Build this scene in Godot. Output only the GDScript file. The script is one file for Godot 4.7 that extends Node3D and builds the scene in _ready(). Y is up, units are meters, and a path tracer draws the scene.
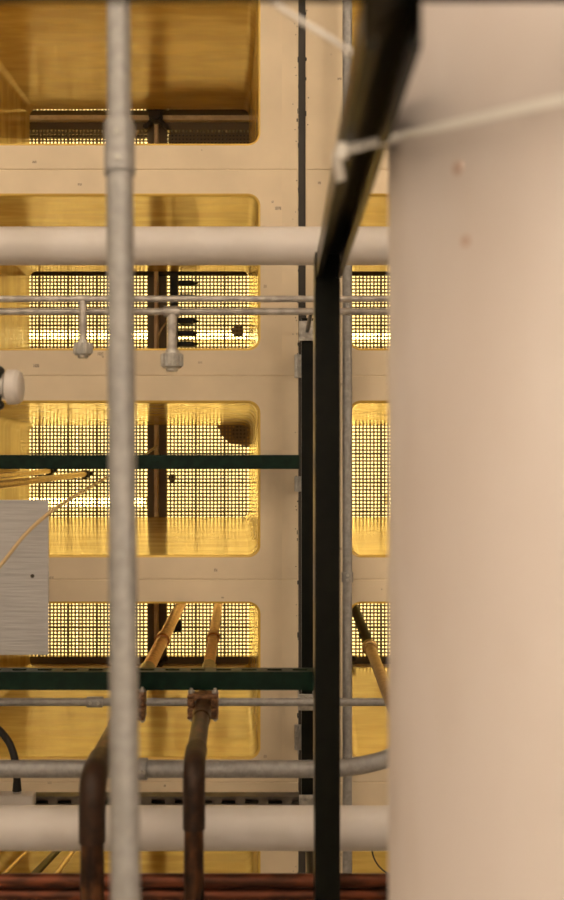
extends Node3D
# View straight up from the service level of a factory, through a waffle slab, at a perforated floor lit from a yellow room above.

const F := 1100.0        # focal length in pixels of the 564 x 900 frame
const CY := 1.2          # height of the lens
const SLAB := 2.6        # lens to underside of the slab
const SLABTOP := 3.5
const TILE := 3.56       # lens to underside of the perforated floor
const K := 423.077       # pixels per metre on the underside of the slab

var M := {}
var taken := {}

# ---------------------------------------------------------------- mesh building
class MB:
	var v := PackedVector3Array()
	var n := PackedVector3Array()
	var ix := PackedInt32Array()
	func tri(a: Vector3, b: Vector3, c: Vector3, na: Vector3, nb: Vector3, nc: Vector3) -> void:
		var g := (b - a).cross(c - a)
		if g.length_squared() < 1e-18:
			return
		var k := v.size()
		if g.dot(na + nb + nc) < 0.0:
			v.append_array([a, b, c]); n.append_array([na, nb, nc])
		else:
			v.append_array([a, c, b]); n.append_array([na, nc, nb])
		ix.append_array([k, k + 1, k + 2])
	func quad(a: Vector3, b: Vector3, c: Vector3, d: Vector3, na: Vector3, nb: Vector3, nc: Vector3, nd: Vector3) -> void:
		tri(a, b, c, na, nb, nc)
		tri(a, c, d, na, nc, nd)
	func flat(a: Vector3, b: Vector3, c: Vector3, d: Vector3, out: Vector3) -> void:
		var g := (c - a).cross(d - b)
		if g.length_squared() < 1e-20:
			return
		g = g.normalized()
		if g.dot(out) < 0.0:
			g = -g
		quad(a, b, c, d, g, g, g, g)
	# box with chamfered edges
	func box(lo: Vector3, hi: Vector3, c := 0.0) -> void:
		var m := (lo + hi) / 2.0
		var h := (hi - lo) / 2.0
		c = minf(c, 0.45 * minf(h.x, minf(h.y, h.z)))
		for ax in 3:
			var u := (ax + 1) % 3
			var w := (ax + 2) % 3
			for s in [-1.0, 1.0]:
				var p := []
				for q in [[-1.0, -1.0], [1.0, -1.0], [1.0, 1.0], [-1.0, 1.0]]:
					var x := Vector3.ZERO
					x[ax] = s * h[ax]; x[u] = q[0] * (h[u] - c); x[w] = q[1] * (h[w] - c)
					p.append(m + x)
				var o := Vector3.ZERO
				o[ax] = s
				flat(p[0], p[1], p[2], p[3], o)
			if c > 0.0:
				for s in [-1.0, 1.0]:
					for t in [-1.0, 1.0]:
						var a := Vector3.ZERO; var b := Vector3.ZERO; var d := Vector3.ZERO; var e := Vector3.ZERO
						a[u] = s * h[u]; a[w] = t * (h[w] - c); a[ax] = -(h[ax] - c)
						b[u] = s * (h[u] - c); b[w] = t * h[w]; b[ax] = -(h[ax] - c)
						d = a; e = b
						d[ax] = h[ax] - c; e[ax] = h[ax] - c
						var o := Vector3.ZERO
						o[u] = s; o[w] = t
						flat(m + a, m + b, m + e, m + d, o)
		if c > 0.0:
			for sx in [-1.0, 1.0]:
				for sy in [-1.0, 1.0]:
					for sz in [-1.0, 1.0]:
						var s := Vector3(sx, sy, sz)
						var a := m + Vector3(sx * h.x, sy * (h.y - c), sz * (h.z - c))
						var b := m + Vector3(sx * (h.x - c), sy * h.y, sz * (h.z - c))
						var d := m + Vector3(sx * (h.x - c), sy * (h.y - c), sz * h.z)
						var g := s.normalized()
						tri(a, b, d, g, g, g)
	# round bar through a list of points; radii may change from point to point
	func tube(pts: Array, r, seg := 20, caps := true) -> void:
		var count := pts.size()
		var t0: Vector3 = (pts[1] - pts[0]).normalized()
		var side := t0.cross(Vector3.UP)
		if side.length() < 0.1:
			side = t0.cross(Vector3.RIGHT)
		side = side.normalized()
		var rings := []
		var norms := []
		var prev := t0
		for i in count:
			var t: Vector3 = t0
			if i > 0 and i < count - 1:
				t = ((pts[i + 1] - pts[i]).normalized() + (pts[i] - pts[i - 1]).normalized()).normalized()
			elif i == count - 1:
				t = (pts[i] - pts[i - 1]).normalized()
			side = (side - t * side.dot(t)).normalized()
			var up := t.cross(side)
			var rad: float = r[i] if r is Array else r
			var ring := []
			var nn := []
			for k in seg:
				var a := TAU * k / seg
				var d := side * cos(a) + up * sin(a)
				ring.append(pts[i] + d * rad)
				nn.append(d)
			rings.append(ring); norms.append(nn)
			prev = t
		for i in count - 1:
			for k in seg:
				var j := (k + 1) % seg
				var slope := Vector3.ZERO
				if r is Array:
					var along: Vector3 = (pts[i + 1] - pts[i])
					slope = along.normalized() * ((r[i] - r[i + 1]) / maxf(along.length(), 1e-5))
				quad(rings[i][k], rings[i][j], rings[i + 1][j], rings[i + 1][k], (norms[i][k] + slope).normalized(), (norms[i][j] + slope).normalized(), (norms[i + 1][j] + slope).normalized(), (norms[i + 1][k] + slope).normalized())
		if caps:
			for e in [0, count - 1]:
				var o: Vector3 = (pts[0] - pts[1]).normalized() if e == 0 else (pts[e] - pts[e - 1]).normalized()
				for k in seg:
					tri(pts[e], rings[e][k], rings[e][(k + 1) % seg], o, o, o)
	# flat profile (points across and deep) swept straight from a to b
	func sweep(profile: Array, a: Vector3, b: Vector3, across: Vector3, deep: Vector3) -> void:
		var c := profile.size()
		var mid := Vector2.ZERO
		var area := 0.0
		for i in c:
			var p: Vector2 = profile[i]
			var q: Vector2 = profile[(i + 1) % c]
			area += p.cross(q)
		for i in c:
			var p: Vector2 = profile[i]
			var q: Vector2 = profile[(i + 1) % c]
			var e := (q - p).normalized()
			var o2 := Vector2(e.y, -e.x) * signf(area)
			var o := across * o2.x + deep * o2.y
			var p3 := across * p.x + deep * p.y
			var q3 := across * q.x + deep * q.y
			quad(a + p3, a + q3, b + q3, b + p3, o, o, o, o)
		var pk := PackedVector2Array(profile)
		var t := Geometry2D.triangulate_polygon(pk)
		for k in range(0, t.size(), 3):
			for e in [[a, (a - b).normalized()], [b, (b - a).normalized()]]:
				var w := []
				for z in 3:
					var p: Vector2 = pk[t[k + z]]
					w.append(e[0] + across * p.x + deep * p.y)
				tri(w[0], w[1], w[2], e[1], e[1], e[1])
	# hexagonal nut or head
	func hex(a: Vector3, b: Vector3, r: float) -> void:
		var ax := (b - a).normalized()
		var s := ax.cross(Vector3.UP)
		if s.length() < 0.1:
			s = ax.cross(Vector3.RIGHT)
		s = s.normalized()
		var u := ax.cross(s)
		var pr := []
		for k in 6:
			pr.append(Vector2(r * cos(TAU * k / 6.0), r * sin(TAU * k / 6.0)))
		sweep(pr, a, b, s, u)
	func done() -> ArrayMesh:
		var arr := []
		arr.resize(Mesh.ARRAY_MAX)
		arr[Mesh.ARRAY_VERTEX] = v
		arr[Mesh.ARRAY_NORMAL] = n
		arr[Mesh.ARRAY_INDEX] = ix
		var m := ArrayMesh.new()
		m.add_surface_from_arrays(Mesh.PRIMITIVE_TRIANGLES, arr)
		return m

# ---------------------------------------------------------------- nodes
func at(px: float, py: float, d: float) -> Vector3:
	return Vector3((px - 282.0) / F * d, CY + d, (450.0 - py) / F * d)

func numbered(called: String) -> String:
	var k: int = taken.get(called, 0)
	taken[called] = k + 1
	return called if k == 0 else "%s_%03d" % [called, k]

func tag(o: Node3D, label: String, category: String, group := "") -> Node3D:
	o.set_meta("label", label)
	o.set_meta("category", category)
	if group != "":
		o.set_meta("group", group)
	return o

func thing(called: String, where: Vector3, label: String, category: String, group := "") -> Node3D:
	var o := Node3D.new()
	o.name = numbered(called)
	o.position = where
	add_child(o, true)
	return tag(o, label, category, group)

func setting(called: String, where := Vector3.ZERO) -> Node3D:
	var o := Node3D.new()
	o.name = called
	o.position = where
	o.set_meta("kind", "structure")
	add_child(o, true)
	return o

# commits b (in world coordinates) as one mesh under parent
func obj(called: String, b: MB, m: Material, parent: Node3D = null) -> MeshInstance3D:
	var off := Vector3.ZERO
	var up: Node3D = parent
	while up != null and up != self:
		off += up.position
		up = up.get_parent() as Node3D
	var o := MeshInstance3D.new()
	if off != Vector3.ZERO:
		for i in b.v.size():
			b.v[i] -= off
	o.mesh = b.done()
	o.material_override = null
	o.mesh.surface_set_material(0, m)
	if parent == null:
		o.name = numbered(called)
		add_child(o, true)
	else:
		var k := 0
		var nm := called
		while parent.has_node(nm):
			k += 1
			nm = "%s_%03d" % [called, k]
		o.name = nm
		parent.add_child(o, true)
	o.cast_shadow = GeometryInstance3D.SHADOW_CASTING_SETTING_ON
	return o

func box_of(lo: Vector3, hi: Vector3, c := 0.0) -> MB:
	var b := MB.new()
	b.box(lo, hi, c)
	return b

func bar(pts: Array, r, seg := 20) -> MB:
	var b := MB.new()
	b.tube(pts, r, seg)
	return b

# smooth bends: replaces the corners of a line by arcs
func bent(pts: Array, r: float, steps := 8) -> Array:
	var out := [pts[0]]
	for i in range(1, pts.size() - 1):
		var a: Vector3 = pts[i - 1]
		var p: Vector3 = pts[i]
		var c: Vector3 = pts[i + 1]
		var q := minf(r, 0.45 * minf(a.distance_to(p), p.distance_to(c)))
		var s := p + (a - p).normalized() * q
		var e := p + (c - p).normalized() * q
		for k in steps + 1:
			var t := float(k) / steps
			out.append(s.lerp(p, t).lerp(p.lerp(e, t), t))
	out.append(pts[-1])
	return out

func spline(pts: Array, steps := 10) -> Array:
	var c := Curve3D.new()
	for i in pts.size():
		var t: Vector3 = (pts[mini(i + 1, pts.size() - 1)] - pts[maxi(i - 1, 0)]) / 6.0
		c.add_point(pts[i], -t, t)
	var out := []
	for i in pts.size() - 1:
		for k in steps:
			out.append(c.sample(i, float(k) / steps))
	out.append(pts[-1])
	return out

# ---------------------------------------------------------------- materials
func noise_tex(freq: float, dark: Color, light: Color, seed_: int, octaves := 4, lo := 0.3, hi := 0.7) -> NoiseTexture2D:
	var n := FastNoiseLite.new()
	n.seed = seed_
	n.noise_type = FastNoiseLite.TYPE_SIMPLEX_SMOOTH
	n.frequency = freq
	n.fractal_octaves = octaves
	var g := Gradient.new()
	g.offsets = PackedFloat32Array([lo, hi])
	g.colors = PackedColorArray([dark, light])
	var t := NoiseTexture2D.new()
	t.width = 512; t.height = 512
	t.seamless = true
	t.noise = n
	t.color_ramp = g
	return t

func bump_tex(freq: float, seed_: int, octaves := 3) -> NoiseTexture2D:
	return noise_tex(freq, Color.BLACK, Color.WHITE, seed_, octaves, 0.2, 0.8)

func mat(called: String, dark: Color, light: Color, rough: float, metal := 0.0, scale := Vector3(2, 2, 2), freq := 0.02, bump := 0.0, bump_freq := 0.08) -> StandardMaterial3D:
	var m := StandardMaterial3D.new()
	m.resource_name = called
	m.albedo_color = Color.WHITE
	m.albedo_texture = noise_tex(freq, dark, light, called.hash() % 1000)
	m.roughness = rough
	m.metallic = metal
	m.uv1_triplanar = true
	m.uv1_world_triplanar = true
	m.uv1_scale = scale
	if bump > 0.0:
		m.heightmap_enabled = true
		m.heightmap_scale = bump
		m.heightmap_texture = bump_tex(bump_freq, called.hash() % 777)
	return m

func plain(called: String, c: Color, rough: float, metal := 0.0) -> StandardMaterial3D:
	var m := StandardMaterial3D.new()
	m.resource_name = called
	m.albedo_color = c
	m.roughness = rough
	m.metallic = metal
	return m

func glow(called: String, c: Color, e: float) -> StandardMaterial3D:
	var m := plain(called, Color(0.8, 0.8, 0.8), 0.5)
	m.emission_enabled = true
	m.emission = c
	m.emission_energy_multiplier = e
	return m

# paint with small pits and scuffs scattered over it
func speckled() -> ImageTexture:
	var rng := RandomNumberGenerator.new()
	rng.seed = 41
	var im := Image.create(1024, 1024, false, Image.FORMAT_RGB8)
	var n := FastNoiseLite.new()
	n.frequency = 0.006
	n.fractal_octaves = 4
	for y in 1024:
		for x in 1024:
			var k := 1.0 + 0.045 * n.get_noise_2d(x, y)
			im.set_pixel(x, y, Color(0.835 * k, 0.77 * k, 0.66 * k))
	for i in 60:
		var x := rng.randi_range(8, 1015)
		var y := rng.randi_range(8, 1015)
		var r := rng.randi_range(1, 3)
		var s := rng.randf_range(0.65, 0.92)
		for dy in range(-r, r + 1):
			for dx in range(-r * (1 + i % 2), r * (1 + i % 2) + 1):
				if rng.randf() < 0.75:
					im.set_pixel(clampi(x + dx, 0, 1023), clampi(y + dy, 0, 1023), Color(0.80 * s, 0.72 * s, 0.62 * s))
	return ImageTexture.create_from_image(im)

func materials() -> void:
	var p := StandardMaterial3D.new()
	p.resource_name = "slab_paint"
	p.albedo_texture = speckled()
	p.roughness = 0.62
	p.uv1_triplanar = true
	p.uv1_world_triplanar = true
	p.uv1_scale = Vector3(0.9, 0.9, 0.9)
	p.heightmap_enabled = true
	p.heightmap_scale = 0.02
	p.heightmap_texture = bump_tex(0.03, 5)
	M.slab = p
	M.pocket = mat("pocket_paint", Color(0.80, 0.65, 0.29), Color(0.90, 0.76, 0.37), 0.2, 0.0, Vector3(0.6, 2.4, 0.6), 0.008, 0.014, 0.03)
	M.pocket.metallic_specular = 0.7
	M.gasket = plain("gasket_rubber", Color(0.25, 0.235, 0.22), 0.8)
	M.tile = plain("cast_aluminium", Color(0.42, 0.37, 0.28), 0.5, 0.3)
	M.stringer = mat("stringer_steel", Color(0.86, 0.78, 0.62), Color(0.92, 0.85, 0.70), 0.4, 0.0)
	M.frame = plain("tile_rim", Color(0.2, 0.17, 0.12), 0.6)
	M.black = plain("black_plastic", Color(0.05, 0.05, 0.045), 0.5)
	M.green = mat("dark_green_paint", Color(0.04, 0.115, 0.085), Color(0.065, 0.15, 0.11), 0.3, 0.0, Vector3(3, 3, 3), 0.02)
	M.darkpaint = mat("near_black_green_paint", Color(0.04, 0.05, 0.035), Color(0.06, 0.07, 0.05), 0.3, 0.0, Vector3(3, 3, 3), 0.02)
	M.green.metallic_specular = 0.25
	M.darkpaint.metallic_specular = 0.27
	M.zinc = mat("galvanised_steel", Color(0.64, 0.63, 0.61), Color(0.74, 0.73, 0.71), 0.36, 0.55, Vector3(5, 5, 5), 0.02)
	M.emt = mat("conduit_steel", Color(0.55, 0.545, 0.54), Color(0.62, 0.615, 0.61), 0.48, 0.4, Vector3(2, 2, 2), 0.05)
	M.stainless = mat("stainless_tube", Color(0.60, 0.58, 0.56), Color(0.74, 0.72, 0.70), 0.4, 0.55, Vector3(2, 2, 2), 0.03)
	M.dullsteel = mat("dull_brown_steel", Color(0.30, 0.27, 0.24), Color(0.38, 0.35, 0.31), 0.5, 0.3)
	M.pvc = mat("white_pipe", Color(0.79, 0.765, 0.745), Color(0.835, 0.815, 0.80), 0.42, 0.0, Vector3(1, 1, 1), 0.01)
	M.duct = mat("white_duct_paint", Color(0.85, 0.81, 0.79), Color(0.88, 0.85, 0.84), 0.55, 0.0, Vector3(1.2, 1.2, 0.5), 0.01, 0.03, 0.02)
	M.panel = mat("panel_paint", Color(0.655, 0.65, 0.65), Color(0.685, 0.68, 0.68), 0.5, 0.0, Vector3(0.6, 3, 9), 0.02, 0.05, 0.03)
	M.copper = mat("tarnished_copper", Color(0.13, 0.09, 0.07), Color(0.41, 0.265, 0.165), 0.29, 0.65, Vector3(4, 4, 2.2), 0.014)
	M.copper_dark = mat("blackened_copper", Color(0.13, 0.09, 0.07), Color(0.24, 0.16, 0.11), 0.42, 0.5, Vector3(4, 4, 4), 0.016)
	M.copper_bright = mat("clean_copper", Color(0.62, 0.40, 0.22), Color(0.80, 0.56, 0.36), 0.36, 0.75, Vector3(4, 4, 4), 0.03)
	M.copper_red = mat("red_copper", Color(0.26, 0.15, 0.10), Color(0.46, 0.25, 0.16), 0.38, 0.7, Vector3(1.2, 5, 5), 0.015)
	M.brass = mat("dull_brass", Color(0.62, 0.50, 0.30), Color(0.76, 0.64, 0.42), 0.36, 0.7, Vector3(4, 4, 4), 0.03)
	M.rubber = plain("black_rubber", Color(0.085, 0.075, 0.065), 0.6)
	M.rust = mat("rusty_clamp", Color(0.30, 0.19, 0.115), Color(0.56, 0.41, 0.28), 0.5, 0.4, Vector3(8, 8, 8), 0.02)
	M.nylon = plain("pale_nylon", Color(0.95, 0.94, 0.92), 0.4)
	M.cable = plain("pale_cable", Color(0.80, 0.70, 0.52), 0.45)
	M.wall = mat("grey_wall", Color(0.78, 0.75, 0.70), Color(0.84, 0.81, 0.77), 0.8)
	M.floor = mat("pale_floor", Color(0.82, 0.79, 0.74), Color(0.88, 0.85, 0.80), 0.6)
	M.white_room = plain("cleanroom_panel", Color(0.92, 0.90, 0.85), 0.6)
	M.smudge = plain("smudge", Color(0.78, 0.68, 0.63), 0.7)

# ---------------------------------------------------------------- the waffle slab
func outline(x0: float, x1: float, z0: float, z1: float, r: float, y: float) -> Array:
	var out := []
	for c in [[x1 - r, z1 - r, 0.0], [x0 + r, z1 - r, 0.5], [x0 + r, z0 + r, 1.0], [x1 - r, z0 + r, 1.5]]:
		for k in 9:
			var a: float = PI * c[2] + PI / 2.0 * k / 8.0
			out.append(Vector3(c[0] + r * cos(a), y, c[1] + r * sin(a)))
	return out

func waffle_cell(parent: Node3D, cx0: float, cx1: float, cz0: float, cz1: float, x0: float, x1: float, z0: float, z1: float) -> void:
	var y0 := CY + SLAB
	var y1 := CY + SLABTOP
	var b := MB.new()
	var down := Vector3.DOWN
	var e := 0.002
	# underside, its outer edge eased so that neighbouring pours meet in a fine line
	var ease := [Vector3(cx1 - e, y0, cz1 - e), Vector3(cx0 + e, y0, cz1 - e), Vector3(cx0 + e, y0, cz0 + e), Vector3(cx1 - e, y0, cz0 + e)]
	var edge := [Vector3(cx1, y0 + e, cz1), Vector3(cx0, y0 + e, cz1), Vector3(cx0, y0 + e, cz0), Vector3(cx1, y0 + e, cz0)]
	var top := [Vector3(cx1, y1, cz1), Vector3(cx0, y1, cz1), Vector3(cx0, y1, cz0), Vector3(cx1, y1, cz0)]
	var lip := 0.006
	var hole := outline(x0 - lip, x1 + lip, z0 - lip, z1 + lip, 0.03, y0)
	var n := hole.size()
	for i in n:
		var j := (i + 1) % n
		var ci: int = i / 9
		var cj: int = j / 9
		b.tri(hole[i], hole[j], ease[ci], down, down, down)
		if ci != cj:
			b.tri(hole[j], ease[ci], ease[cj], down, down, down)
	for i in 4:
		var j := (i + 1) % 4
		var o: Vector3 = (ease[i] + ease[j]) / 2.0 - Vector3((cx0 + cx1) / 2, 0, (cz0 + cz1) / 2)
		o.y = 0
		b.flat(ease[i], ease[j], edge[j], edge[i], o.normalized() + down)
		b.flat(edge[i], edge[j], top[j], top[i], o)
	var inner_top := outline(x0 + 0.022, x1 - 0.048, z0 + 0.035, z1 - 0.032, 0.022, y1)
	for i in n:
		var j := (i + 1) % n
		var ci: int = i / 9
		var cj: int = j / 9
		b.tri(inner_top[i], inner_top[j], top[ci], Vector3.UP, Vector3.UP, Vector3.UP)
		if ci != cj:
			b.tri(inner_top[j], top[ci], top[cj], Vector3.UP, Vector3.UP, Vector3.UP)
	var cell := obj("waffle_cell", b, M.slab, parent)
	# the painted inside of the pocket, with a rounded lip
	var p := MB.new()
	var rings := []
	var norms := []
	var steps := 5
	var axis := []
	for i in n:
		var k: int = i / 9
		var a: float = PI * [0.0, 0.5, 1.0, 1.5][k] + PI / 2.0 * (i % 9) / 8.0
		axis.append(Vector3(-cos(a), 0, -sin(a)))
	for s in steps + 1:
		var a := PI / 2.0 * s / steps
		var g := lip * (1.0 - sin(a))
		var ring := outline(x0 - g, x1 + g, z0 - g, z1 + g, 0.024 + g, y0 + lip * (1.0 - cos(a)))
		var nn := []
		for i in n:
			nn.append((axis[i] * sin(a) + down * cos(a)).normalized())
		rings.append(ring); norms.append(nn)
	for s in 6:
		var t := (s + 1.0) / 6.0
		var ring := []
		for i in n:
			ring.append(rings[steps][i].lerp(inner_top[i], t))
		rings.append(ring)
		var nn := []
		for i in n:
			nn.append((axis[i] + down * 0.04).normalized())
		norms.append(nn)
	for s in rings.size() - 1:
		for i in n:
			var j := (i + 1) % n
			p.quad(rings[s][i], rings[s][j], rings[s + 1][j], rings[s + 1][i], norms[s][i], norms[s][j], norms[s + 1][j], norms[s + 1][i])
	obj("pocket_wall", p, M.pocket, cell)

func build_slab() -> void:
	var c := setting("ceiling", Vector3(0, CY + SLAB, 0))
	var rows := [[-237.0, -85.0, -264.0, -60.0], [-22.0, 143.0, -60.0, 169.5], [196.0, 348.0, 169.5, 375.5], [403.0, 555.0, 375.5, 579.5], [604.0, 757.0, 579.5, 782.5], [808.0, 961.0, 782.5, 987.0], [1012.0, 1165.0, 987.0, 1191.0]]
	var cols := [[-485.0, -160.0, -534.0, -116.0], [-67.0, 258.0, -116.0, 302.0], [351.0, 676.0, 302.0, 720.0]]
	var gap := 3.6 / K
	for col in cols:
		for r in rows:
			waffle_cell(c, (col[2] - 282) / K + gap, (col[3] - 282) / K - gap, (450 - r[3]) / K, (450 - r[2]) / K, (col[0] - 282) / K, (col[1] - 282) / K, (450 - r[1]) / K, (450 - r[0]) / K)
	var y0 := CY + SLAB
	var zlo: float = (450.0 - 1191.0) / K
	var zhi: float = (450.0 + 264.0) / K
	var xlo: float = (-534.0 - 282.0) / K
	var xhi: float = (720.0 - 282.0) / K
	obj("slab_field", box_of(Vector3(-2.7, y0, -2.9), Vector3(xlo, CY + SLABTOP, 2.9)), M.slab, c)
	obj("slab_field", box_of(Vector3(xhi, y0, -2.9), Vector3(2.7, CY + SLABTOP, 2.9)), M.slab, c)
	obj("slab_field", box_of(Vector3(xlo, y0, -2.9), Vector3(xhi, CY + SLABTOP, zlo)), M.slab, c)
	obj("slab_field", box_of(Vector3(xlo, y0, zhi), Vector3(xhi, CY + SLABTOP, 2.9)), M.slab, c)
	for px in [302.0, -116.0]:
		var x: float = (px - 282.0) / K
		obj("joint_filler", box_of(Vector3(x - gap, y0 + 0.008, zlo), Vector3(x + gap, CY + SLABTOP, zhi)), M.gasket, c)
		# crumbs of sealant squeezed out along the joint
		var rng := RandomNumberGenerator.new()
		rng.seed = 7 + int(px)
		var b := MB.new()
		for i in 150:
			var z := rng.randf_range(zlo, zhi)
			var side := -1.0 if rng.randf() < 0.7 else 1.0
			var off := gap + absf(rng.randfn(0.0, 0.0055))
			var w := rng.randf_range(0.0012, 0.0034)
			var l := rng.randf_range(0.0015, 0.013) if off < gap + 0.003 else rng.randf_range(0.001, 0.003)
			b.box(Vector3(x + side * off - w / 2, y0 - 0.0015, z - l / 2), Vector3(x + side * off + w / 2, y0 + 0.001, z + l / 2), 0.0005)
		obj("sealant_crumbs", b, M.gasket, c).set_meta("kind", "stuff")

# ---------------------------------------------------------------- the perforated floor above
func tile_mesh(w: float, l: float) -> MB:
	var b := MB.new()
	var rim := 0.028
	var hw := w / 2 - 0.004
	var hl := l / 2 - 0.004
	var p := 0.01174
	b.box(Vector3(-hw, 0, -hl), Vector3(-hw + rim, 0.03, hl))
	b.box(Vector3(hw - rim, 0, -hl), Vector3(hw, 0.03, hl))
	b.box(Vector3(-hw + rim, 0, -hl), Vector3(hw - rim, 0.03, -hl + rim))
	b.box(Vector3(-hw + rim, 0, hl - rim), Vector3(hw - rim, 0.03, hl))
	var nx := int(round((2 * hw - 2 * rim) / p))
	var nz := int(round((2 * hl - 2 * rim) / p))
	for i in range(1, nx):
		var x := -hw + rim + (2 * hw - 2 * rim) * i / nx
		var t := 0.0039 if i % 8 == 0 else 0.0029
		b.box(Vector3(x - t, 0, -hl + rim), Vector3(x + t, 0.010 if i % 8 == 0 else 0.004, hl - rim))
	for i in range(1, nz):
		var z := -hl + rim + (2 * hl - 2 * rim) * i / nz
		var t := 0.0036 if i % 8 == 0 else 0.0029
		b.box(Vector3(-hw + rim, 0.0004, z - t), Vector3(hw - rim, 0.008 if i % 8 == 0 else 0.0044, z + t))
	return b

func build_upper_floor() -> void:
	var y := CY + TILE
	var f := setting("raised_floor", Vector3(0, y, 0))
	var mesh := tile_mesh(0.6, 0.884).done()
	mesh.surface_set_material(0, M.tile)
	var jx := -0.4045
	var jz := 1.068
	for i in range(-3, 4):
		for j in range(-3, 2):
			var o := MeshInstance3D.new()
			o.mesh = mesh
			o.name = "perforated_tile" if not f.has_node("perforated_tile") else "perforated_tile_%03d" % (f.get_child_count())
			o.position = Vector3(jx + 0.3 + 0.6 * i, 0, jz + 0.442 + 0.884 * j)
			f.add_child(o, true)
	for i in range(-2, 4):
		var x := jx + 0.6 * i
		obj("stringer", box_of(Vector3(x - 0.0065, y - 0.028, -1.6), Vector3(x + 0.0065, y - 0.0005, 2.2), 0.002), M.stringer, f)
	for j in range(-3, 2):
		var z := jz + 0.884 * j
		obj("cross_stringer", box_of(Vector3(-1.75, y - 0.027, z - 0.008), Vector3(1.95, y - 0.0005, z + 0.008), 0.002), M.stringer, f)
	obj("brace", box_of(Vector3(-1.75, y - 0.02, 0.562), Vector3(1.95, y - 0.0005, 0.576), 0.002), M.frame, f)
	for i in range(-2, 4):
		for j in range(-2, 2):
			var b := MB.new()
			var c := Vector3(jx + 0.6 * i, y - 0.034, jz + 0.884 * j)
			b.tube([c - Vector3(0, 0.012, 0), c + Vector3(0, 0.006, 0)], 0.022, 16)
			for a in 4:
				var d := Vector3(cos(PI / 4 + a * PI / 2), 0, sin(PI / 4 + a * PI / 2))
				b.tube([c + d * 0.012, c + d * 0.052], [0.010, 0.006], 8)
				b.hex(c + d * 0.046 - Vector3(0, 0.01, 0), c + d * 0.046 + Vector3(0, 0.006, 0), 0.009)
			b.tube([c - Vector3(0, 0.012, 0), Vector3(c.x, CY + SLABTOP - 0.001, c.z)], 0.016, 12)
			obj("pedestal_head", b, M.frame, f)

# ---------------------------------------------------------------- strut channel
func channel(w: float, h: float, t := 0.0025, lip := 0.009) -> Array:
	# back at deep = 0, open at deep = h
	return [Vector2(-w / 2, 0), Vector2(w / 2, 0), Vector2(w / 2, h), Vector2(w / 2 - lip, h), Vector2(w / 2 - lip, h - 0.007), Vector2(w / 2 - lip + t, h - 0.007), Vector2(w / 2 - lip + t, h - t), Vector2(w / 2 - t, h - t), Vector2(w / 2 - t, t), Vector2(-w / 2 + t, t), Vector2(-w / 2 + t, h - t), Vector2(-w / 2 + lip - t, h - t), Vector2(-w / 2 + lip - t, h - 0.007), Vector2(-w / 2 + lip, h - 0.007), Vector2(-w / 2 + lip, h), Vector2(-w / 2, h)]

# the same with long slots through the back
func slotted(a: Vector3, b: Vector3, across: Vector3, deep: Vector3, w: float, h: float) -> MB:
	var m := MB.new()
	var t := 0.0025
	var lip := 0.009
	var s := 0.14 * w + 0.002
	for k in [-1.0, 1.0]:
		var pr := []
		for p in [[s, 0.0], [w / 2, 0.0], [w / 2, h], [w / 2 - lip, h], [w / 2 - lip, h - 0.007], [w / 2 - lip + t, h - 0.007], [w / 2 - lip + t, h - t], [w / 2 - t, h - t], [w / 2 - t, t], [s, t]]:
			pr.append(Vector2(k * p[0], p[1]))
		m.sweep(pr, a, b, across, deep)
	var run := (b - a).length()
	var dir := (b - a).normalized()
	var x := 0.0
	while x < run:
		var e := minf(x + 0.021, run)
		m.sweep([Vector2(-s, 0), Vector2(s, 0), Vector2(s, t), Vector2(-s, t)], a + dir * x, a + dir * e, across, deep)
		x += 0.05
	return m

func strut(called: String, a: Vector3, b: Vector3, across: Vector3, deep: Vector3, w: float, h: float, m: Material, parent: Node3D, slots := false) -> MeshInstance3D:
	if slots:
		return obj(called, slotted(a, b, across, deep, w, h), m, parent)
	var k := MB.new()
	k.sweep(channel(w, h), a, b, across, deep)
	return obj(called, k, m, parent)

func hangers(parent: Node3D, spots: Array, d: float) -> void:
	for p in spots:
		var b := MB.new()
		b.tube([Vector3(p.x, CY + d, p.y), Vector3(p.x, CY + SLAB - 0.0005, p.y)], 0.005, 10)
		b.hex(Vector3(p.x, CY + d + 0.002, p.y), Vector3(p.x, CY + d + 0.01, p.y), 0.009)
		obj("hanger_rod", b, M.zinc, parent)

# ---------------------------------------------------------------- fittings
func coupling(parent: Node3D, a: Vector3, b: Vector3, r: float, m: Material) -> void:
	var d := (b - a).normalized()
	var k := MB.new()
	k.tube([a, a + d * 0.002, b - d * 0.002, b], [r * 0.97, r, r, r * 0.97], 24)
	var c := obj("coupling", k, m, parent)
	for t in [0.25, 0.75]:
		var s := MB.new()
		var p := a.lerp(b, t)
		s.tube([p + Vector3(0, -r * 0.9, 0), p + Vector3(0, -r * 1.16, 0)], 0.0035, 10)
		obj("set_screw", s, M.zinc, c)

func pipe(called: String, pts: Array, r, m: Material, label: String, category: String, group := "", part := "tube") -> Node3D:
	var mid: Vector3 = pts[0]
	var t := thing(called, mid, label, category, group)
	obj(part, bar(pts, r, 24), m, t)
	return t

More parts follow.
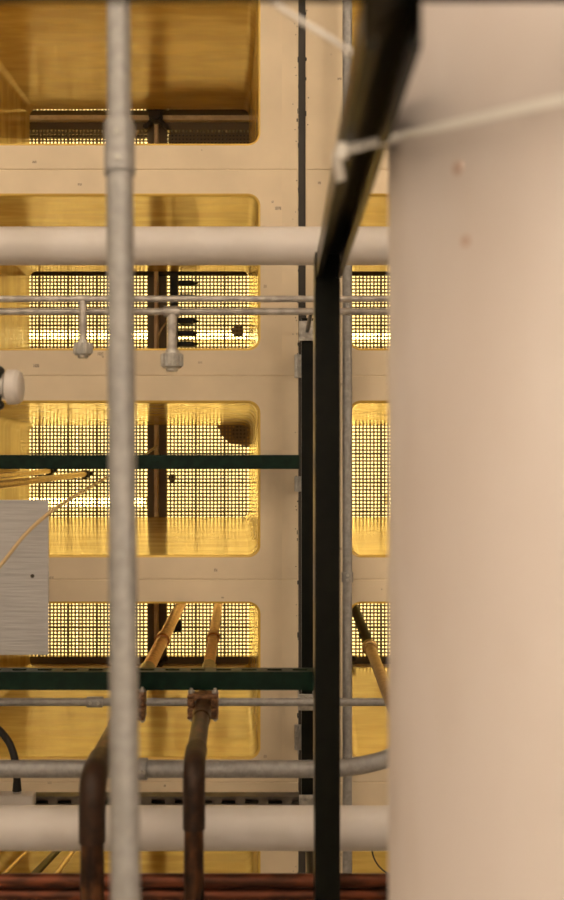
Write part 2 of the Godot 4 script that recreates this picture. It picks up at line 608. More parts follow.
# strut clip: folded plate with a bolt
func clip(c: Vector3, w: float, l: float, label: String) -> void:
	var t := thing("strut_clip", c, label, "clip")
	var b := MB.new()
	b.box(c + Vector3(-w / 2, -0.004, -l / 2), c + Vector3(w / 2, 0, l / 2), 0.001)
	b.box(c + Vector3(-w / 2 - 0.003, -0.004, -l / 2), c + Vector3(-w / 2, 0.03, l / 2), 0.001)
	b.box(c + Vector3(w / 2, -0.004, -l / 2), c + Vector3(w / 2 + 0.003, 0.03, l / 2), 0.001)
	obj("plate", b, M.zinc, t)
	for s in [-1.0, 1.0]:
		var h := MB.new()
		var p: Vector3 = c + Vector3(0, -0.004, s * l * 0.22)
		h.tube([p, p - Vector3(0, 0.002, 0)], 0.0085, 16)
		h.hex(p - Vector3(0, 0.002, 0), p - Vector3(0, 0.008, 0), 0.0062)
		obj("bolt", h, M.zinc, t)

func pipe_clamp(c: Vector3, r: float, label: String) -> void:
	var t := thing("pipe_clamp", c, label, "clamp", "")
	for s in [-1.0, 1.0]:
		var b := MB.new()
		var w := r + 0.013
		b.box(c + Vector3(-w, -0.02, minf(s * r, s * (r + 0.007))), c + Vector3(w, 0.02, maxf(s * r, s * (r + 0.007))), 0.003)
		for e in [-1.0, 1.0]:
			b.box(c + Vector3(minf(e * r, e * w), -0.02, minf(s * 0.001, s * r)), c + Vector3(maxf(e * r, e * w), 0.02, maxf(s * 0.001, s * r)), 0.002)
			# fillet towards the pipe
			b.box(c + Vector3(minf(e * r * 0.72, e * r), -0.018, minf(s * r * 0.72, s * r)), c + Vector3(maxf(e * r * 0.72, e * r), 0.018, maxf(s * r * 0.72, s * r)), 0.001)
		obj("clamp_half", b, M.rust, t)
	for e in [-1.0, 1.0]:
		var b := MB.new()
		var p: Vector3 = c + Vector3(e * (r + 0.007), 0, 0)
		b.tube([p - Vector3(0, 0, r + 0.015), p + Vector3(0, 0, r + 0.016)], 0.003, 8)
		b.hex(p - Vector3(0, 0, r + 0.012), p - Vector3(0, 0, r + 0.007), 0.006)
		b.hex(p + Vector3(0, 0, r + 0.007), p + Vector3(0, 0, r + 0.012), 0.006)
		obj("bolt", b, M.zinc, t)

# ---------------------------------------------------------------- light fittings
func yellow_tube(x0: float, x1: float, z: float, d: float, label: String) -> void:
	var y := CY + d
	var t := thing("fluorescent_tube_lamp", Vector3((x0 + x1) / 2, y, z), label, "lamp", "yellow ceiling tube lamps")
	obj("lamp_tube", bar([Vector3(x0 + 0.02, y, z), Vector3(x1 - 0.02, y, z)], 0.019, 12), M.tube_glow, t)
	obj("lamp_body", box_of(Vector3(x0, y + 0.03, z - 0.03), Vector3(x1, y + 0.13, z + 0.03), 0.004), M.white_room, t)
	for x in [x0 + 0.012, x1 - 0.012]:
		obj("lamp_holder", box_of(Vector3(x - 0.012, y - 0.02, z - 0.02), Vector3(x + 0.012, y + 0.03, z + 0.02), 0.003), M.white_room, t)

func batten(x: float, z0: float, z1: float, y: float, energy: float, label: String) -> void:
	var t := thing("batten_light", Vector3(x, y, (z0 + z1) / 2), label, "light", "")
	obj("light_housing", box_of(Vector3(x - 0.06, y, z0), Vector3(x + 0.06, y + 0.05, z1), 0.006), M.white_room, t)
	obj("light_diffuser", box_of(Vector3(x - 0.05, y - 0.03, z0 + 0.01), Vector3(x + 0.05, y, z1 - 0.01), 0.008), M.room_glow, t)
	for z in [z0 + 0.15, z1 - 0.15]:
		obj("hanger_rod", bar([Vector3(x, y + 0.05, z), Vector3(x, CY + SLAB, z)], 0.004, 8), M.zinc, t)
	var a := AreaLight3D.new()
	a.name = "batten_glow"
	a.light_color = ROOM
	a.light_energy = energy
	a.area_size = Vector2(0.1, z1 - z0)
	a.area_range = 12.0
	a.area_attenuation = 2.0
	a.shadow_enabled = true
	add_child(a, true)
	a.transform = Transform3D(Basis(Vector3(1, 0, 0), Vector3(0, 0, 1), Vector3(0, -1, 0)).orthonormalized(), Vector3(x, y - 0.034, (z0 + z1) / 2))
	a.look_at(Vector3(x, 0, (z0 + z1) / 2), Vector3(0, 0, 1))

const YELLOW := Color(1.0, 0.755, 0.21)
const ROOM := Color(1.0, 0.955, 0.905)

func _ready() -> void:
	# camera, looking straight up, image top towards +z
	var cam := Camera3D.new()
	cam.name = "camera"
	cam.fov = 2.0 * rad_to_deg(atan(450.0 / F))
	cam.near = 0.05
	cam.far = 60.0
	cam.transform = Transform3D(Basis(Vector3(1, 0, 0), Vector3(0, 0, 1), Vector3(0, -1, 0)), Vector3(0, CY, 0))
	var att := CameraAttributesPhysical.new()
	att.frustum_focal_length = 12.0 * F / 450.0
	att.frustum_focus_distance = 2.75
	att.exposure_aperture = 2.3
	cam.attributes = att
	add_child(cam)
	cam.current = true
	var env := Environment.new()
	env.background_mode = Environment.BG_COLOR
	env.background_color = Color(0.02, 0.02, 0.02)
	env.tonemap_mode = Environment.TONE_MAPPER_LINEAR
	env.tonemap_exposure = 1.0
	env.sdfgi_enabled = true
	env.ssao_enabled = true
	env.ssil_enabled = true
	var we := WorldEnvironment.new()
	we.name = "world_environment"
	we.environment = env
	add_child(we)
	M.tube_glow = glow("yellow_tube_glow", Color(1.0, 0.88, 0.55), 20.0)
	M.panel_glow = glow("yellow_panel_glow", Color(1.0, 0.875, 0.58), 2.4)
	M.room_glow = glow("service_lamp_glow", ROOM, 2.0)
	var up := AreaLight3D.new()   # the luminous ceiling of the room above
	up.name = "ceiling_light_panel_glow"
	up.light_color = YELLOW
	up.light_energy = 21.0
	up.area_size = Vector2(3.6, 3.9)
	up.area_range = 12.0
	up.area_attenuation = 2.0
	up.shadow_enabled = true
	add_child(up)
	up.position = Vector3(0.1, CY + 5.93, 0.3)
	up.rotation = Vector3(-PI / 2, 0, 0)

	materials()
	build_room()
	build_slab()
	build_upper_floor()
	build_upper_things()
	build_frame_and_struts()
	build_pipes()
	build_small()

# ---------------------------------------------------------------- the two rooms
func build_room() -> void:
	obj("floor", box_of(Vector3(-2.7, -0.15, -2.9), Vector3(2.7, 0, 2.9)), M.floor).set_meta("kind", "structure")
	obj("wall_left", box_of(Vector3(-2.85, -0.15, -3.05), Vector3(-2.7, 4.7, 3.05)), M.wall).set_meta("kind", "structure")
	obj("wall_right", box_of(Vector3(2.7, -0.15, -3.05), Vector3(2.85, 4.7, 3.05)), M.wall).set_meta("kind", "structure")
	obj("wall_front", box_of(Vector3(-2.7, -0.15, 2.9), Vector3(2.7, 4.7, 3.05)), M.wall).set_meta("kind", "structure")
	obj("wall_back", box_of(Vector3(-2.7, -0.15, -3.05), Vector3(2.7, 4.7, -2.9)), M.wall).set_meta("kind", "structure")
	# the yellow room above
	var y0 := CY + SLABTOP
	var y1 := CY + 6.05
	var u := setting("upper_room", Vector3(0.1, y0, 0.3))
	obj("upper_wall", box_of(Vector3(-2.4, y0, -2.0), Vector3(-2.3, y1, 2.6)), M.white_room, u)
	obj("upper_wall", box_of(Vector3(2.5, y0, -2.0), Vector3(2.6, y1, 2.6)), M.white_room, u)
	obj("upper_wall", box_of(Vector3(-2.3, y0, -2.0), Vector3(2.5, y1, -1.9)), M.white_room, u)
	obj("upper_wall", box_of(Vector3(-2.3, y0, 2.5), Vector3(2.5, y1, 2.6)), M.white_room, u)
	obj("upper_ceiling", box_of(Vector3(-2.4, y1, -2.0), Vector3(2.6, y1 + 0.1, 2.6)), M.white_room, u)
	for i in 4:
		for j in 4:
			var lo := Vector3(-2.28 + 1.2 * i, y1 - 0.06, -1.88 + 1.1 * j)
			obj("ceiling_light_panel", box_of(lo, lo + Vector3(1.16, 0.06, 1.06), 0.004), M.panel_glow, u)
	batten(1.75, 1.3, 2.75, CY + 0.9, 23.8, "long batten lamp hanging beside the large white duct, off to the right")
	batten(-1.75, 1.5, 2.75, CY + 0.9, 8.0, "long batten lamp hanging off to the left of the pipes")

func build_upper_things() -> void:
	var d := 5.75
	var s := d / F
	yellow_tube((20 - 282) * s, (252 - 282) * s, (450 - 335) * s, d, "yellow tube lamp shining through the pocket crossed by the two thin steel tubes")
	yellow_tube((262 - 282) * s, (494 - 282) * s, (450 - 336) * s, d, "yellow tube lamp shining between near stand and duct, below the two steel tubes")
	yellow_tube((-84 - 282) * s, (150 - 282) * s, (450 - 502) * s, d, "yellow tube lamp shining through the pocket that the slim green strut crosses")
	yellow_tube((386 - 282) * s, (618 - 282) * s, (450 - 500) * s, d, "yellow tube lamp glinting at the duct edge, level with the grey panel's top")
	var y := CY + TILE
	# what stands on the perforated tiles, seen through their holes
	var b := box_of(Vector3(-0.372, y + 0.031, 0.965), Vector3(0.19, y + 0.055, 1.03), 0.003)
	b.box(Vector3(-0.372, y + 0.031, 1.034), Vector3(0.19, y + 0.055, 1.15), 0.003)
	tag(obj("machine_plinth", b, M.frame), "dark machine plinth plate standing on the perforated floor in the topmost pocket", "base plate")
	var lefty := box_of(Vector3(-0.83, y + 0.031, 1.016), Vector3(-0.378, y + 0.04, 1.096), 0.003)
	tag(obj("floor_rail", lefty, M.frame), "dark flat rail lying on the perforated floor at the left of the topmost pocket", "rail")
	for q in [[172.0, 478.0, 0.013, "small round dark machine foot beside the stringer just below the slim green strut"], [240.0, 433.0, 0.026, "round dark machine foot beside the torn amber sheet above the slim green strut"], [238.0, 331.0, 0.02, "brown round machine foot over the bright tube in the pocket with two thin steel tubes"]]:
		var c := at(q[0], q[1], TILE + 0.031)
		var t := thing("levelling_pad", c, q[3], "levelling pad", "")
		var m := MB.new()
		m.tube([c, c + Vector3(0, 0.006, 0), c + Vector3(0, 0.012, 0), c + Vector3(0, 0.02, 0)], [q[2], q[2], q[2] * 0.7, q[2] * 0.4], 20)
		obj("disc", m, M.frame, t)
		obj("stem", bar([c + Vector3(0, 0.02, 0), c + Vector3(0, 0.09, 0)], q[2] * 0.3, 10), M.zinc, t)
	var k := at(176, 626, TILE)
	tag(obj("floor_clip", box_of(k + Vector3(-0.017, -0.012, -0.02), k + Vector3(0.017, -0.0005, 0.02), 0.002), M.black), "small square black clip under the perforated floor beside the left copper riser", "clip")
	# strip of black connectors beside the stringer
	var o := at(178, 308, TILE - 0.03)
	var t := thing("connector_strip", o, "black strip of cable connectors beside the stringer above the two thin steel tubes", "connector")
	obj("rail", box_of(at(171, 347, TILE - 0.03), at(178, 268, TILE - 0.03) + Vector3(0, 0.0295, 0), 0.001), M.black, t)
	for yy in [272.0, 283.0, 297.0, 321.0, 333.0, 344.0]:
		var p := at(178, yy + 2.6, TILE - 0.025)
		obj("connector", box_of(p, p + Vector3(0.052, 0.02, 0.018), 0.003), M.black, t)
		obj("cable_tail", bar([p + Vector3(0.052, 0.01, 0.009), p + Vector3(0.064, 0.01, 0.009)], 0.004, 8), M.black, t)
	tag(obj("signal_cable", bar(spline([at(167, 322, 3.52), at(161, 330, 3.5), at(158, 340, 3.49), at(157, 352, 3.49)]), 0.003, 8), M.cable), "thin tan cable curling beside the stringer behind the second steel tube fitting", "cable")
	var pf := MB.new()
	var pts := [at(217, 424, TILE + 0.032), at(222, 436, TILE + 0.032), at(230, 444, TILE + 0.032), at(250, 446, TILE + 0.032), at(252, 424, TILE + 0.032)]
	for i in range(1, 4):
		for h in [0.0, 0.002]:
			var v := Vector3(0, h, 0)
			var nn := Vector3.UP if h > 0 else Vector3.DOWN
			pf.tri(pts[0] + v, pts[i] + v, pts[i + 1] + v, nn, nn, nn)
	for i in 5:
		var v := Vector3(0, 0.002, 0)
		pf.flat(pts[i], pts[(i + 1) % 5], pts[(i + 1) % 5] + v, pts[i] + v, (pts[i] - pts[2]))
	var paper := plain("amber_sheet", Color(0.55, 0.42, 0.2), 0.6)
	paper.backlight_enabled = true
	paper.backlight = Color(0.5, 0.4, 0.2)
	tag(obj("amber_sheet", pf, paper), "torn amber sheet on the perforated floor, in a corner of the green strut's pocket", "sheet")

# ---------------------------------------------------------------- strut frame near the lens and struts under the slab
func build_frame_and_struts() -> void:
	var X := Vector3.RIGHT
	var Y := Vector3.UP
	var Z := Vector3.BACK
	var f := thing("strut_stand", Vector3(0.0775, 0, -1.3), "tall near-black strut stand whose post and rail run past the large white duct", "stand")
	var px := 0.0775
	strut("post", Vector3(px, CY + 0.7715, 0.3235), Vector3(px, CY + 1.7995, 0.3235), X, -Z, 0.041, 0.041, M.darkpaint, f)
	strut("rail", Vector3(px - 0.003, CY + 1.8, 0.324), Vector3(px - 0.003, CY + 1.8, -1.9), X, Y, 0.041, 0.09, M.darkpaint, f)
	strut("cross_bar", Vector3(-1.3, CY + 0.73, 0.334), Vector3(1.3, CY + 0.73, 0.334), Z, Y, 0.041, 0.041, M.darkpaint, f)
	strut("post", Vector3(-1.3425, 0, 0.334), Vector3(-1.3425, CY + 0.771, 0.334), Z, X, 0.041, 0.041, M.darkpaint, f)
	strut("post", Vector3(1.3425, 0, 0.334), Vector3(1.3425, CY + 0.771, 0.334), Z, -X, 0.041, 0.041, M.darkpaint, f)
	strut("post", Vector3(px - 0.003, 0, -1.9), Vector3(px - 0.003, CY + 1.89, -1.9), X, -Z, 0.041, 0.041, M.darkpaint, f)
	# green strut across the fourth pocket
	var g := thing("green_strut", at(150, 462, 2.5), "slim dark green strut crossing a pocket just above the grey panel", "strut")
	strut("channel", Vector3(-2.3, CY + 2.5, at(0, 462, 2.5).z), Vector3(at(300, 0, 2.5).x - 0.001, CY + 2.5, at(0, 462, 2.5).z), Z, Y, 0.032, 0.03, M.green, g)
	hangers(g, [Vector2(-1.2, at(0, 462, 2.5).z), Vector2(-2.2, at(0, 462, 2.5).z)], 2.503)
	# green strut carrying the copper risers
	var z5 := at(0, 681, 2.13).z
	var h := thing("green_strut", Vector3(-0.5, CY + 2.13, z5), "wide dark green slotted strut carrying the rusty clamps of the copper risers", "strut")
	strut("channel", Vector3(-2.3, CY + 2.13 + 0.0205, z5 + 0.01775), Vector3(at(318, 0, 2.13).x, CY + 2.13 + 0.0205, z5 + 0.01775), Y, -Z, 0.041, 0.0355, M.green, h, true)
	hangers(h, [Vector2(-1.2, z5), Vector2(-2.2, z5)], 2.155)
	# dark strut along the slab joint
	var xs := at(307.4, 0, 2.5).x
	var j := thing("joint_strut", Vector3(xs, CY + 2.5, 0), "black strut running along the slab joint behind the near frame", "strut")
	strut("channel", Vector3(xs, CY + 2.5, at(0, 318, 2.5).z), Vector3(xs, CY + 2.5, at(0, 822, 2.5).z), X, Y, 0.0265, 0.04, M.darkpaint, j)
	hangers(j, [Vector2(xs, at(0, 345, 2.5).z), Vector2(xs, at(0, 560, 2.5).z), Vector2(xs, at(0, 800, 2.5).z)], 2.503)
	for q in [[331.0, 2.18, 0.0045], [817.0, 2.12, 0.0085]]:
		var c := at(307.2, q[0], 2.5)
		obj("drop_rod", bar([Vector3(c.x, CY + q[1], c.z), Vector3(c.x, CY + 2.499, c.z)], q[2], 12), M.darkpaint, j)
	# slotted strut beside the lower white pipe
	var z6 := at(0, 801.5, 2.35).z
	var l := thing("slotted_strut", Vector3(-0.2, CY + 2.35, z6), "thin dark slotted strut running just above the lower white pipe", "strut")
	obj("channel", slotted(Vector3(-2.3, CY + 2.35, z6), Vector3(at(299, 0, 2.35).x, CY + 2.35, z6), Z, Y, 0.0215, 0.03), M.dullsteel, l)
	hangers(l, [Vector2(-1.2, z6), Vector2(-2.2, z6), Vector2(-0.35, z6)], 2.352)
	# clips
	clip(at(307, 331, 2.493), 0.030, 0.045, "zinc strut clip with bolts at the upper end of the black joint strut")
	clip(at(306, 702, 2.43), 0.030, 0.036, "zinc strut clip holding the thin conduit under the wide green strut")
	clip(at(306, 806, 2.493), 0.032, 0.052, "zinc strut clip with bolts where the lower white pipe meets the joint strut")
	for q in [[297.5, 366.0, 0.055, "grey angle bracket on the slab joint below the upper zinc clip"], [297.5, 484.0, 0.036, "grey angle bracket on the slab joint just under the slim green strut"], [297.5, 738.0, 0.06, "dark-edged angle bracket on the slab joint between the two lower conduits"]]:
		var c := at(q[0], q[1], 2.59)
		var t := thing("angle_bracket", c, q[3], "bracket")
		var b := box_of(c + Vector3(-0.007, 0.004, -q[2] / 2), c + Vector3(0.012, 0.0095, q[2] / 2), 0.001)
		b.box(c + Vector3(0.0, -0.03, -q[2] / 2), c + Vector3(0.003, 0.004, q[2] / 2), 0.001)
		obj("plate", b, M.zinc, t)
		obj("bolt", bar([c + Vector3(-0.001, 0.004, 0), c + Vector3(-0.001, -0.003, 0)], 0.0045, 10), M.zinc, t)

# ---------------------------------------------------------------- pipes, conduits and the duct
func build_pipes() -> void:
	# the large duct, close to the lens
	var R := 0.3045
	var dc := Vector3(0.41, CY + 1.08, 0)
	var t := thing("ventilation_duct", dc, "large round white duct filling the right side, close and out of focus", "duct")
	var b := MB.new()
	var pts := []
	for i in 30:
		pts.append(Vector3(dc.x, dc.y, -2.899 + 5.798 * i / 29.0))
	b.tube(pts, R, 96)
	obj("duct_shell", b, M.duct, t)
	for q in [[458.0, 168.0, 0.006], [466.0, 241.0, 0.005]]:
		# small dull marks on the duct's skin
		var dir := Vector3((q[0] - 282.0) / F, 1.0, (450.0 - q[1]) / F)
		var o := Vector3(0, CY, 0)
		var A := dir.x * dir.x + dir.y * dir.y
		var Bq := 2.0 * (dir.x * (o.x - dc.x) + dir.y * (o.y - dc.y))
		var C := (o.x - dc.x) ** 2 + (o.y - dc.y) ** 2 - R * R
		var s := (-Bq - sqrt(Bq * Bq - 4 * A * C)) / (2 * A)
		var p := o + dir * s
		var n := Vector3(p.x - dc.x, p.y - dc.y, 0).normalized()
		obj("dimple", bar([p - n * 0.002, p + n * 0.0012, p + n * 0.0018], [q[2], q[2] * 0.9, q[2] * 0.4], 14), M.smudge, t)

	# grey conduit close to the lens
	var a := at(117.8, -90, 1.30)
	var c := at(125.5, 920, 1.10)
	var dir := (c - a).normalized()
	var ext := func(z: float) -> Vector3: return a + dir * ((z - a.z) / dir.z)
	var p1: Vector3 = ext.call(at(0, 175, 1.24).z)
	var p0: Vector3 = ext.call(at(0, 122, 1.25).z)
	var g := thing("conduit", p1, "blurred grey conduit with a coupling running top to bottom close by", "conduit")
	obj("tube", bar([ext.call(2.895), p0.lerp(p1, 0.5)], 0.0137, 24), M.emt, g)
	obj("tube", bar([p0.lerp(p1, 0.5), ext.call(-2.895)], 0.0152, 24), M.emt, g)
	coupling(g, p0, p1, 0.0175, M.emt)

	# white pipes across
	var wz := at(0, 246, 2.3)
	pipe("white_pipe", [Vector3(-2.699, wz.y, wz.z), Vector3(2.699, wz.y, wz.z)], 0.040, M.pvc, "upper white pipe crossing above the two thin steel tubes", "pipe")
	var w2 := at(0, 828, 2.1)
	var wp := pipe("white_pipe", [Vector3(-2.699, w2.y, w2.z), Vector3(2.699, w2.y, w2.z)], 0.0415, M.pvc, "lower white pipe crossing behind the two dark copper pipes", "pipe")
	# thin steel tubes with capped branches
	var y2 := 2.12
	var y1 := 2.101
	var u := pipe("steel_tube", [Vector3(-2.699, CY + y1, at(0, 299, y1).z), Vector3(2.699, CY + y1, at(0, 299, y1).z)], 0.0062, M.stainless, "thin steel tube, upper of the pair, with a capped branch at its left", "tube")
	branch(u, at(83, 299, y1), 40.0 / F * y1, 0.0072, 0.0168)
	var v := pipe("steel_tube", [Vector3(-2.699, CY + y2, at(0, 311.5, y2).z), Vector3(2.699, CY + y2, at(0, 311.5, y2).z)], 0.0068, M.stainless, "thin steel tube, lower of the pair, with a knobbed branch right of the conduit", "tube")
	branch(v, at(172, 311.5, y2), 38.0 / F * y2, 0.0098, 0.0195)
	# conduits under the slab
	var q := pipe("conduit", [Vector3(-2.699, CY + 2.42, at(0, 702, 2.42).z), Vector3(2.699, CY + 2.42, at(0, 702, 2.42).z)], 0.0088, M.emt, "thin grey conduit crossing just below the wide green strut", "conduit")
	coupling(q, at(87, 702, 2.42), at(103, 702, 2.42), 0.0118, M.emt)
	var e := 2.19
	var path := spline([Vector3(-2.699, CY + e, at(0, 769, e).z), at(-40, 769, e), at(150, 769, e), at(250, 769, e), at(300, 769, e), at(330, 768.5, e), at(350, 767, e), at(370, 763.5, e), at(390, 757, e), at(420, 738, e), at(440, 715, e), at(450, 690, e), at(452, 660, e)], 6)
	path.append(Vector3(path[-1].x, path[-1].y, 2.899))
	var r := pipe("conduit", path, 0.0172, M.emt, "thick grey conduit bending upward at its right end behind the duct", "conduit")
	coupling(r, at(139, 769, e), at(147.5, 769, e), 0.0215, M.emt)
	var s := pipe("conduit", [Vector3(at(347.3, 0, 2.55).x, CY + 2.55, -2.899), Vector3(at(347.3, 0, 2.55).x, CY + 2.55, 2.899)], 0.0112, M.emt, "thin grey conduit running along the slab just right of the near frame", "conduit")
	coupling(s, at(347.3, 572, 2.55), at(347.3, 582, 2.55), 0.0136, M.emt)

	# copper risers: a run towards the lens side, an elbow, then up through a pocket
	copper_riser(Vector3(-0.2795, CY + 1.62, -0.482), Vector3(-0.321, CY + 3.555, -0.487), 0.0175, "left of two tarnished copper pipes, bending up through the pocket by the conduit")
	copper_riser(Vector3(-0.1345, CY + 1.68, -0.483), Vector3(-0.2035, CY + 3.555, -0.485), 0.0152, "right of two tarnished copper pipes, rising straight through the middle of the pocket")
	pipe_clamp(Vector3(-0.2896, CY + 2.085, -0.4832), 0.018, "rusty pipe clamp on the left copper riser, half behind the blurred conduit")
	pipe_clamp(Vector3(-0.1494, CY + 2.085, -0.4834), 0.0157, "rusty pipe clamp on the right copper riser below the wide green strut")
	# copper pipes crossing at the foot of the picture
	var names := ["red copper pipe crossing lowest, topmost of the three in the bundle", "red copper pipe in the middle of the bundle crossing lowest", "red copper pipe at the underside of the bundle crossing lowest"]
	for i in 3:
		var cp := at(0, 880.5 + 14.5 * i, 1.95)
		pipe("copper_pipe", [Vector3(-2.699, cp.y, cp.z), Vector3(2.699, cp.y, cp.z)], 0.0122, M.copper_red, names[i], "pipe", "copper pipes crossing at the foot")
	# brass risers through the left pocket
	for k in [[86.0, 474.0, 0.0085, "right of the two brass pipes rising at the left behind the green strut"], [51.0, 471.0, 0.0075, "left of the two brass pipes rising at the left behind the green strut"]]:
		var tp := at(k[0], k[1], 3.5)
		var br := pipe("brass_riser", [Vector3(tp.x, CY + 2.2, tp.z), Vector3(tp.x, CY + 3.535, tp.z)], k[2], M.brass, k[3], "pipe")
		var cl := MB.new()
		cl.tube([Vector3(tp.x, CY + 3.47, tp.z), Vector3(tp.x, CY + 3.51, tp.z)], k[2] * 1.6, 12)
		cl.box(Vector3(tp.x - 0.02, CY + 3.49, tp.z - 0.006), Vector3(tp.x + 0.02, CY + 3.505, tp.z + 0.006), 0.001)
		obj("clamp", cl, M.frame, br)
	# hose riser in the right pocket
	var hx := Vector3(0.2195, CY + 3.555, -0.473)
	var hy := Vector3(0.2035, CY + 1.9, -0.473)
	var hm := hy.lerp(hx, 0.44)
	var hr := thing("riser", hy, "brass and black riser slanting through the right pocket beside the duct", "pipe")
	obj("black_hose", bar([hm, hx], 0.0135, 18), M.rubber, hr)
	obj("brass_pipe", bar([hy, hm], 0.0125, 18), M.brass, hr)
	var hd := (hx - hy).normalized()
	var nut := MB.new()
	nut.tube([hm - hd * 0.03, hm - hd * 0.012, hm - hd * 0.01, hm + hd * 0.02], [0.0155, 0.0155, 0.0185, 0.0185], 18)
	obj("union_nut", nut, M.brass, hr)
	# slanting tubes seen in the lowest pocket at the left
	for k in [[28.0, 850.0, 4.0, 874.0, "first"], [58.0, 850.0, 33.0, 876.0, "second"], [74.0, 850.0, 55.0, 876.0, "third"]]:
		var lab := {"first": "thin brass tube slanting through the lowest pocket, at the frame's left edge", "second": "thick dark tube slanting through the lowest pocket below the white pipe", "third": "thin brass tube slanting through the lowest pocket nearest the left copper pipe"}
		var hi := at(k[0], k[1], 3.15)
		var lo := at(k[2], k[3], 2.7)
		var dd := (hi - lo).normalized()
		pipe("slanted_tube", [lo - dd * 0.45, hi + dd * 0.02], 0.009 if k[4] == "second" else 0.006, M.rubber if k[4] == "second" else M.brass, lab[k[4]], "tube")

func branch(parent: Node3D, p: Vector3, l: float, r: float, knob: float) -> void:
	var z := Vector3(0, 0, -1)
	var b := MB.new()
	b.tube([p - Vector3(r * 1.6, 0, 0), p + Vector3(r * 1.6, 0, 0)], r * 1.12, 18)
	b.tube([p, p + z * l], r, 18)
	obj("tee", b, M.stainless, parent)
	var q := p + z * l
	var n := MB.new()
	n.tube([q, q + z * knob * 0.35, q + z * knob * 0.4, q + z * knob * 1.7, q + z * knob * 1.85], [r * 1.25, r * 1.35, knob, knob, knob * 0.86], 12)
	for k in 12:
		var a := TAU * k / 12
		var d := Vector3(cos(a), sin(a), 0) * knob
		n.tube([q + z * knob * 0.5 + d, q + z * knob * 1.65 + d], knob * 0.13, 6)
	var c := obj("cap_nut", n, M.zinc, parent)
	obj("plug", bar([q + z * knob * 1.85, q + z * knob * 2.1, q + z * knob * 2.2], [knob * 0.6, knob * 0.6, knob * 0.45], 14), M.zinc, c)

func copper_riser(elbow: Vector3, top: Vector3, r: float, label: String) -> void:
	var t := thing("copper_riser", elbow, label, "pipe")
	var back := Vector3(elbow.x, elbow.y, -2.899)
	var up := (top - elbow).normalized()
	var e0 := elbow + Vector3(0, 0, -0.07)
	var e1 := elbow + up * 0.07
	obj("run", bar([back, e0], r, 24), M.copper, t)
	obj("elbow", bar(bent([elbow + Vector3(0, 0, -0.095), elbow, elbow + up * 0.095], 0.062, 12), r * 1.13, 24), M.copper_dark, t)
	var split := elbow.lerp(top, 0.42)
	obj("lower_riser", bar([e1, split], r, 24), M.copper, t)
	obj("upper_riser", bar([split, top], r * 0.88, 24), M.copper_bright, t)
	for q in [0.17, 0.31, 0.62]:
		var p := elbow.lerp(top, q)
		obj("solder_collar", bar([p - up * 0.028, p - up * 0.024, p + up * 0.024, p + up * 0.028], [r, r * 1.12, r * 1.12, r], 24), M.copper_bright if q > 0.42 else M.copper, t)

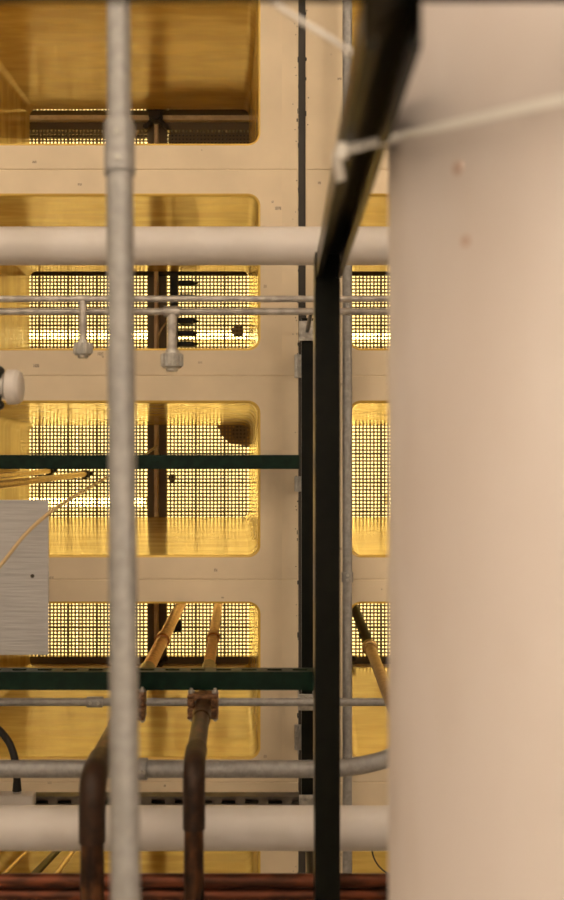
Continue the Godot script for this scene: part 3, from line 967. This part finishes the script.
# ---------------------------------------------------------------- boxes, valves, cables, ties
func build_small() -> void:
	# grey panel
	var lo := at(-150, 655, 2.25)
	var hi := at(48.5, 500, 2.25)
	var p := thing("grey_panel", (lo + hi) / 2, "flat grey panel with one small hole at the left edge", "panel")
	obj("cover", box_of(lo, hi + Vector3(0, 0.004, 0), 0.0012), M.panel, p)
	obj("box_body", box_of(lo + Vector3(0.004, 0.004, 0.004), hi + Vector3(-0.004, 0.016, -0.004), 0.002), M.panel, p)
	var hc := at(32.5, 576, 2.25)
	var rim := MB.new()
	rim.tube([hc + Vector3(0, 0.001, 0), hc + Vector3(0, -0.0012, 0), hc + Vector3(0, -0.0016, 0)], [0.0042, 0.004, 0.0025], 14)
	var sc := obj("hole_plug", rim, M.frame, p)
	sc.set_meta("label", "dark plugged hole")
	for hz in [0.08, -0.08]:
		obj("hanger_rod", bar([Vector3(-0.7, CY + 2.265, (lo.z + hi.z) / 2 + hz), Vector3(-0.7, CY + SLAB - 0.0005, (lo.z + hi.z) / 2 + hz)], 0.005, 8), M.zinc, p)
	# pale cable from the panel up to the pocket
	tag(obj("pale_cable", bar(spline([at(-60, 640, 2.2), at(0, 566, 2.2), at(24, 536, 2.2), at(48, 514, 2.22), at(75, 496, 2.4), at(106, 478, 3.0), at(140, 458, 3.3), at(157, 446, 3.5)], 10), 0.0038, 8), M.cable), "thin pale cable slanting across the grey panel and up into the pocket", "cable")
	# white capped valve at the left edge
	var d := 1.95
	var c := at(0, 387, d)
	var v := thing("valve", c, "white capped valve with black ends at the left edge above the pocket", "valve")
	var x := Vector3.RIGHT * (d / F)
	obj("cap", bar([c + x * 7, c + x * 8, c + x * 17, c + x * 21, c + x * 22.5], [0.028, 0.031, 0.031, 0.027, 0.018], 28), M.pvc, v)
	obj("body", bar([c - x * 40, c + x * 3, c + x * 3.5, c + x * 5, c + x * 5.5, c + x * 7], [0.016, 0.016, 0.022, 0.022, 0.017, 0.017], 20), M.zinc, v)
	for s in [371.0, 405.0]:
		var e := at(0, s, d)
		obj("wing_end", bar([e - x * 5, e - x * 3, e, e + x * 3, e + x * 4.5], [0.004, 0.0085, 0.0095, 0.0065, 0.002], 14), M.black, v)
		obj("wing", bar([at(-1, 387, d), at(-1, s, d)], 0.005, 10), M.black, v)
	obj("pipe_stub", bar([Vector3(-2.699, c.y, c.z), c - x * 40], 0.0125, 18), M.stainless, v)
	# junction box with hose
	var bl := at(-40, 809, 2.31)
	var bh := at(32.5, 796, 2.31)
	var j := thing("junction_box", (bl + bh) / 2, "small pale box with a black hose at the end of the slotted strut", "junction box")
	obj("box_body", box_of(bl, bh + Vector3(0, 0.035, 0), 0.002), M.pvc, j)
	var gl := MB.new()
	var gp := at(17, 796, 2.33)
	gl.tube([gp + Vector3(0, 0, -0.002), gp + Vector3(0, 0, 0.006)], 0.012, 16)
	gl.tube([gp + Vector3(0, 0, 0.006), gp + Vector3(0, 0, 0.011)], 0.0095, 16)
	obj("gland", gl, M.zinc, j)
	obj("hose_cuff", bar([gp + Vector3(0, 0, 0.011), gp + Vector3(0, 0, 0.034)], [0.0098, 0.0078], 16), M.rubber, j)
	obj("hose", bar(spline([gp + Vector3(0, 0, 0.03), at(16.5, 770, 2.33), at(13, 752, 2.34), at(6, 738, 2.36), at(-8, 725, 2.38), at(-40, 712, 2.4), at(-90, 706, 2.42)], 8), 0.0078, 16), M.rubber, j)
	# pale plastic ties near the lens
	var tie := thing("cable_tie", at(345, 150, 1.09), "pale plastic tie hooked on the black post and crossing the white duct", "cable tie")
	strap(tie, "strap", [at(344, 149, 1.02), at(366, 144.5, 1.02), at(400, 136, 1.003), at(420, 131.5, 0.962), at(440, 127, 0.931), at(480, 118, 0.887), at(520, 109, 0.856), at(570, 98, 0.827), at(660, 80, 0.791)], 0.0085, M.nylon)
	strap(tie, "loop", [at(362, 146, 1.015), at(350, 148, 1.015), at(340, 150, 1.02), at(337.5, 160, 1.03), at(341, 180, 1.05)], 0.009, M.nylon)
	obj("lock_head", box_of(at(337, 158, 1.0), at(348, 142, 1.0) + Vector3(0, 0.006, 0), 0.0015), M.nylon, tie)
	var t2 := thing("cable_tie", at(300, 20, 1.0), "pale plastic tie slanting across the slab joint at the top of the frame", "cable tie")
	strap(t2, "strap", [at(225, -40, 0.84), at(262, -6, 0.9), at(300, 20, 0.98), at(330, 38, 1.02), at(350, 52, 1.06)], 0.0048, M.nylon)
	obj("lock_head", box_of(at(344, 56, 1.06), at(352, 46, 1.06) + Vector3(0, 0.006, 0), 0.0015), M.nylon, t2)
	# thin black wire by the duct
	tag(obj("thin_wire", bar(spline([at(371, 838, 2.5), at(372, 851, 2.5), at(376, 862, 2.5), at(384, 871, 2.5), at(400, 880, 2.45), at(440, 905, 2.4)], 8), 0.0018, 6), M.rubber), "thin black wire curling below the lower white pipe beside the duct", "wire")

# flat flexible strap with thickness, lying along a curve, its broad face towards the floor
func strap(parent: Node3D, called: String, pts: Array, w: float, m: Material) -> void:
	var p := spline(pts, 8)
	var b := MB.new()
	for i in p.size() - 1:
		var a: Vector3 = p[i]
		var c: Vector3 = p[i + 1]
		var t := (c - a).normalized()
		var s := t.cross(Vector3.UP).normalized()
		var u := s.cross(t).normalized()
		b.sweep([Vector2(-w / 2, -0.001), Vector2(w / 2, -0.001), Vector2(w / 2, 0.001), Vector2(-w / 2, 0.001)], a - t * 0.0004, c + t * 0.0004, s, u)
	obj(called, b, m, parent)
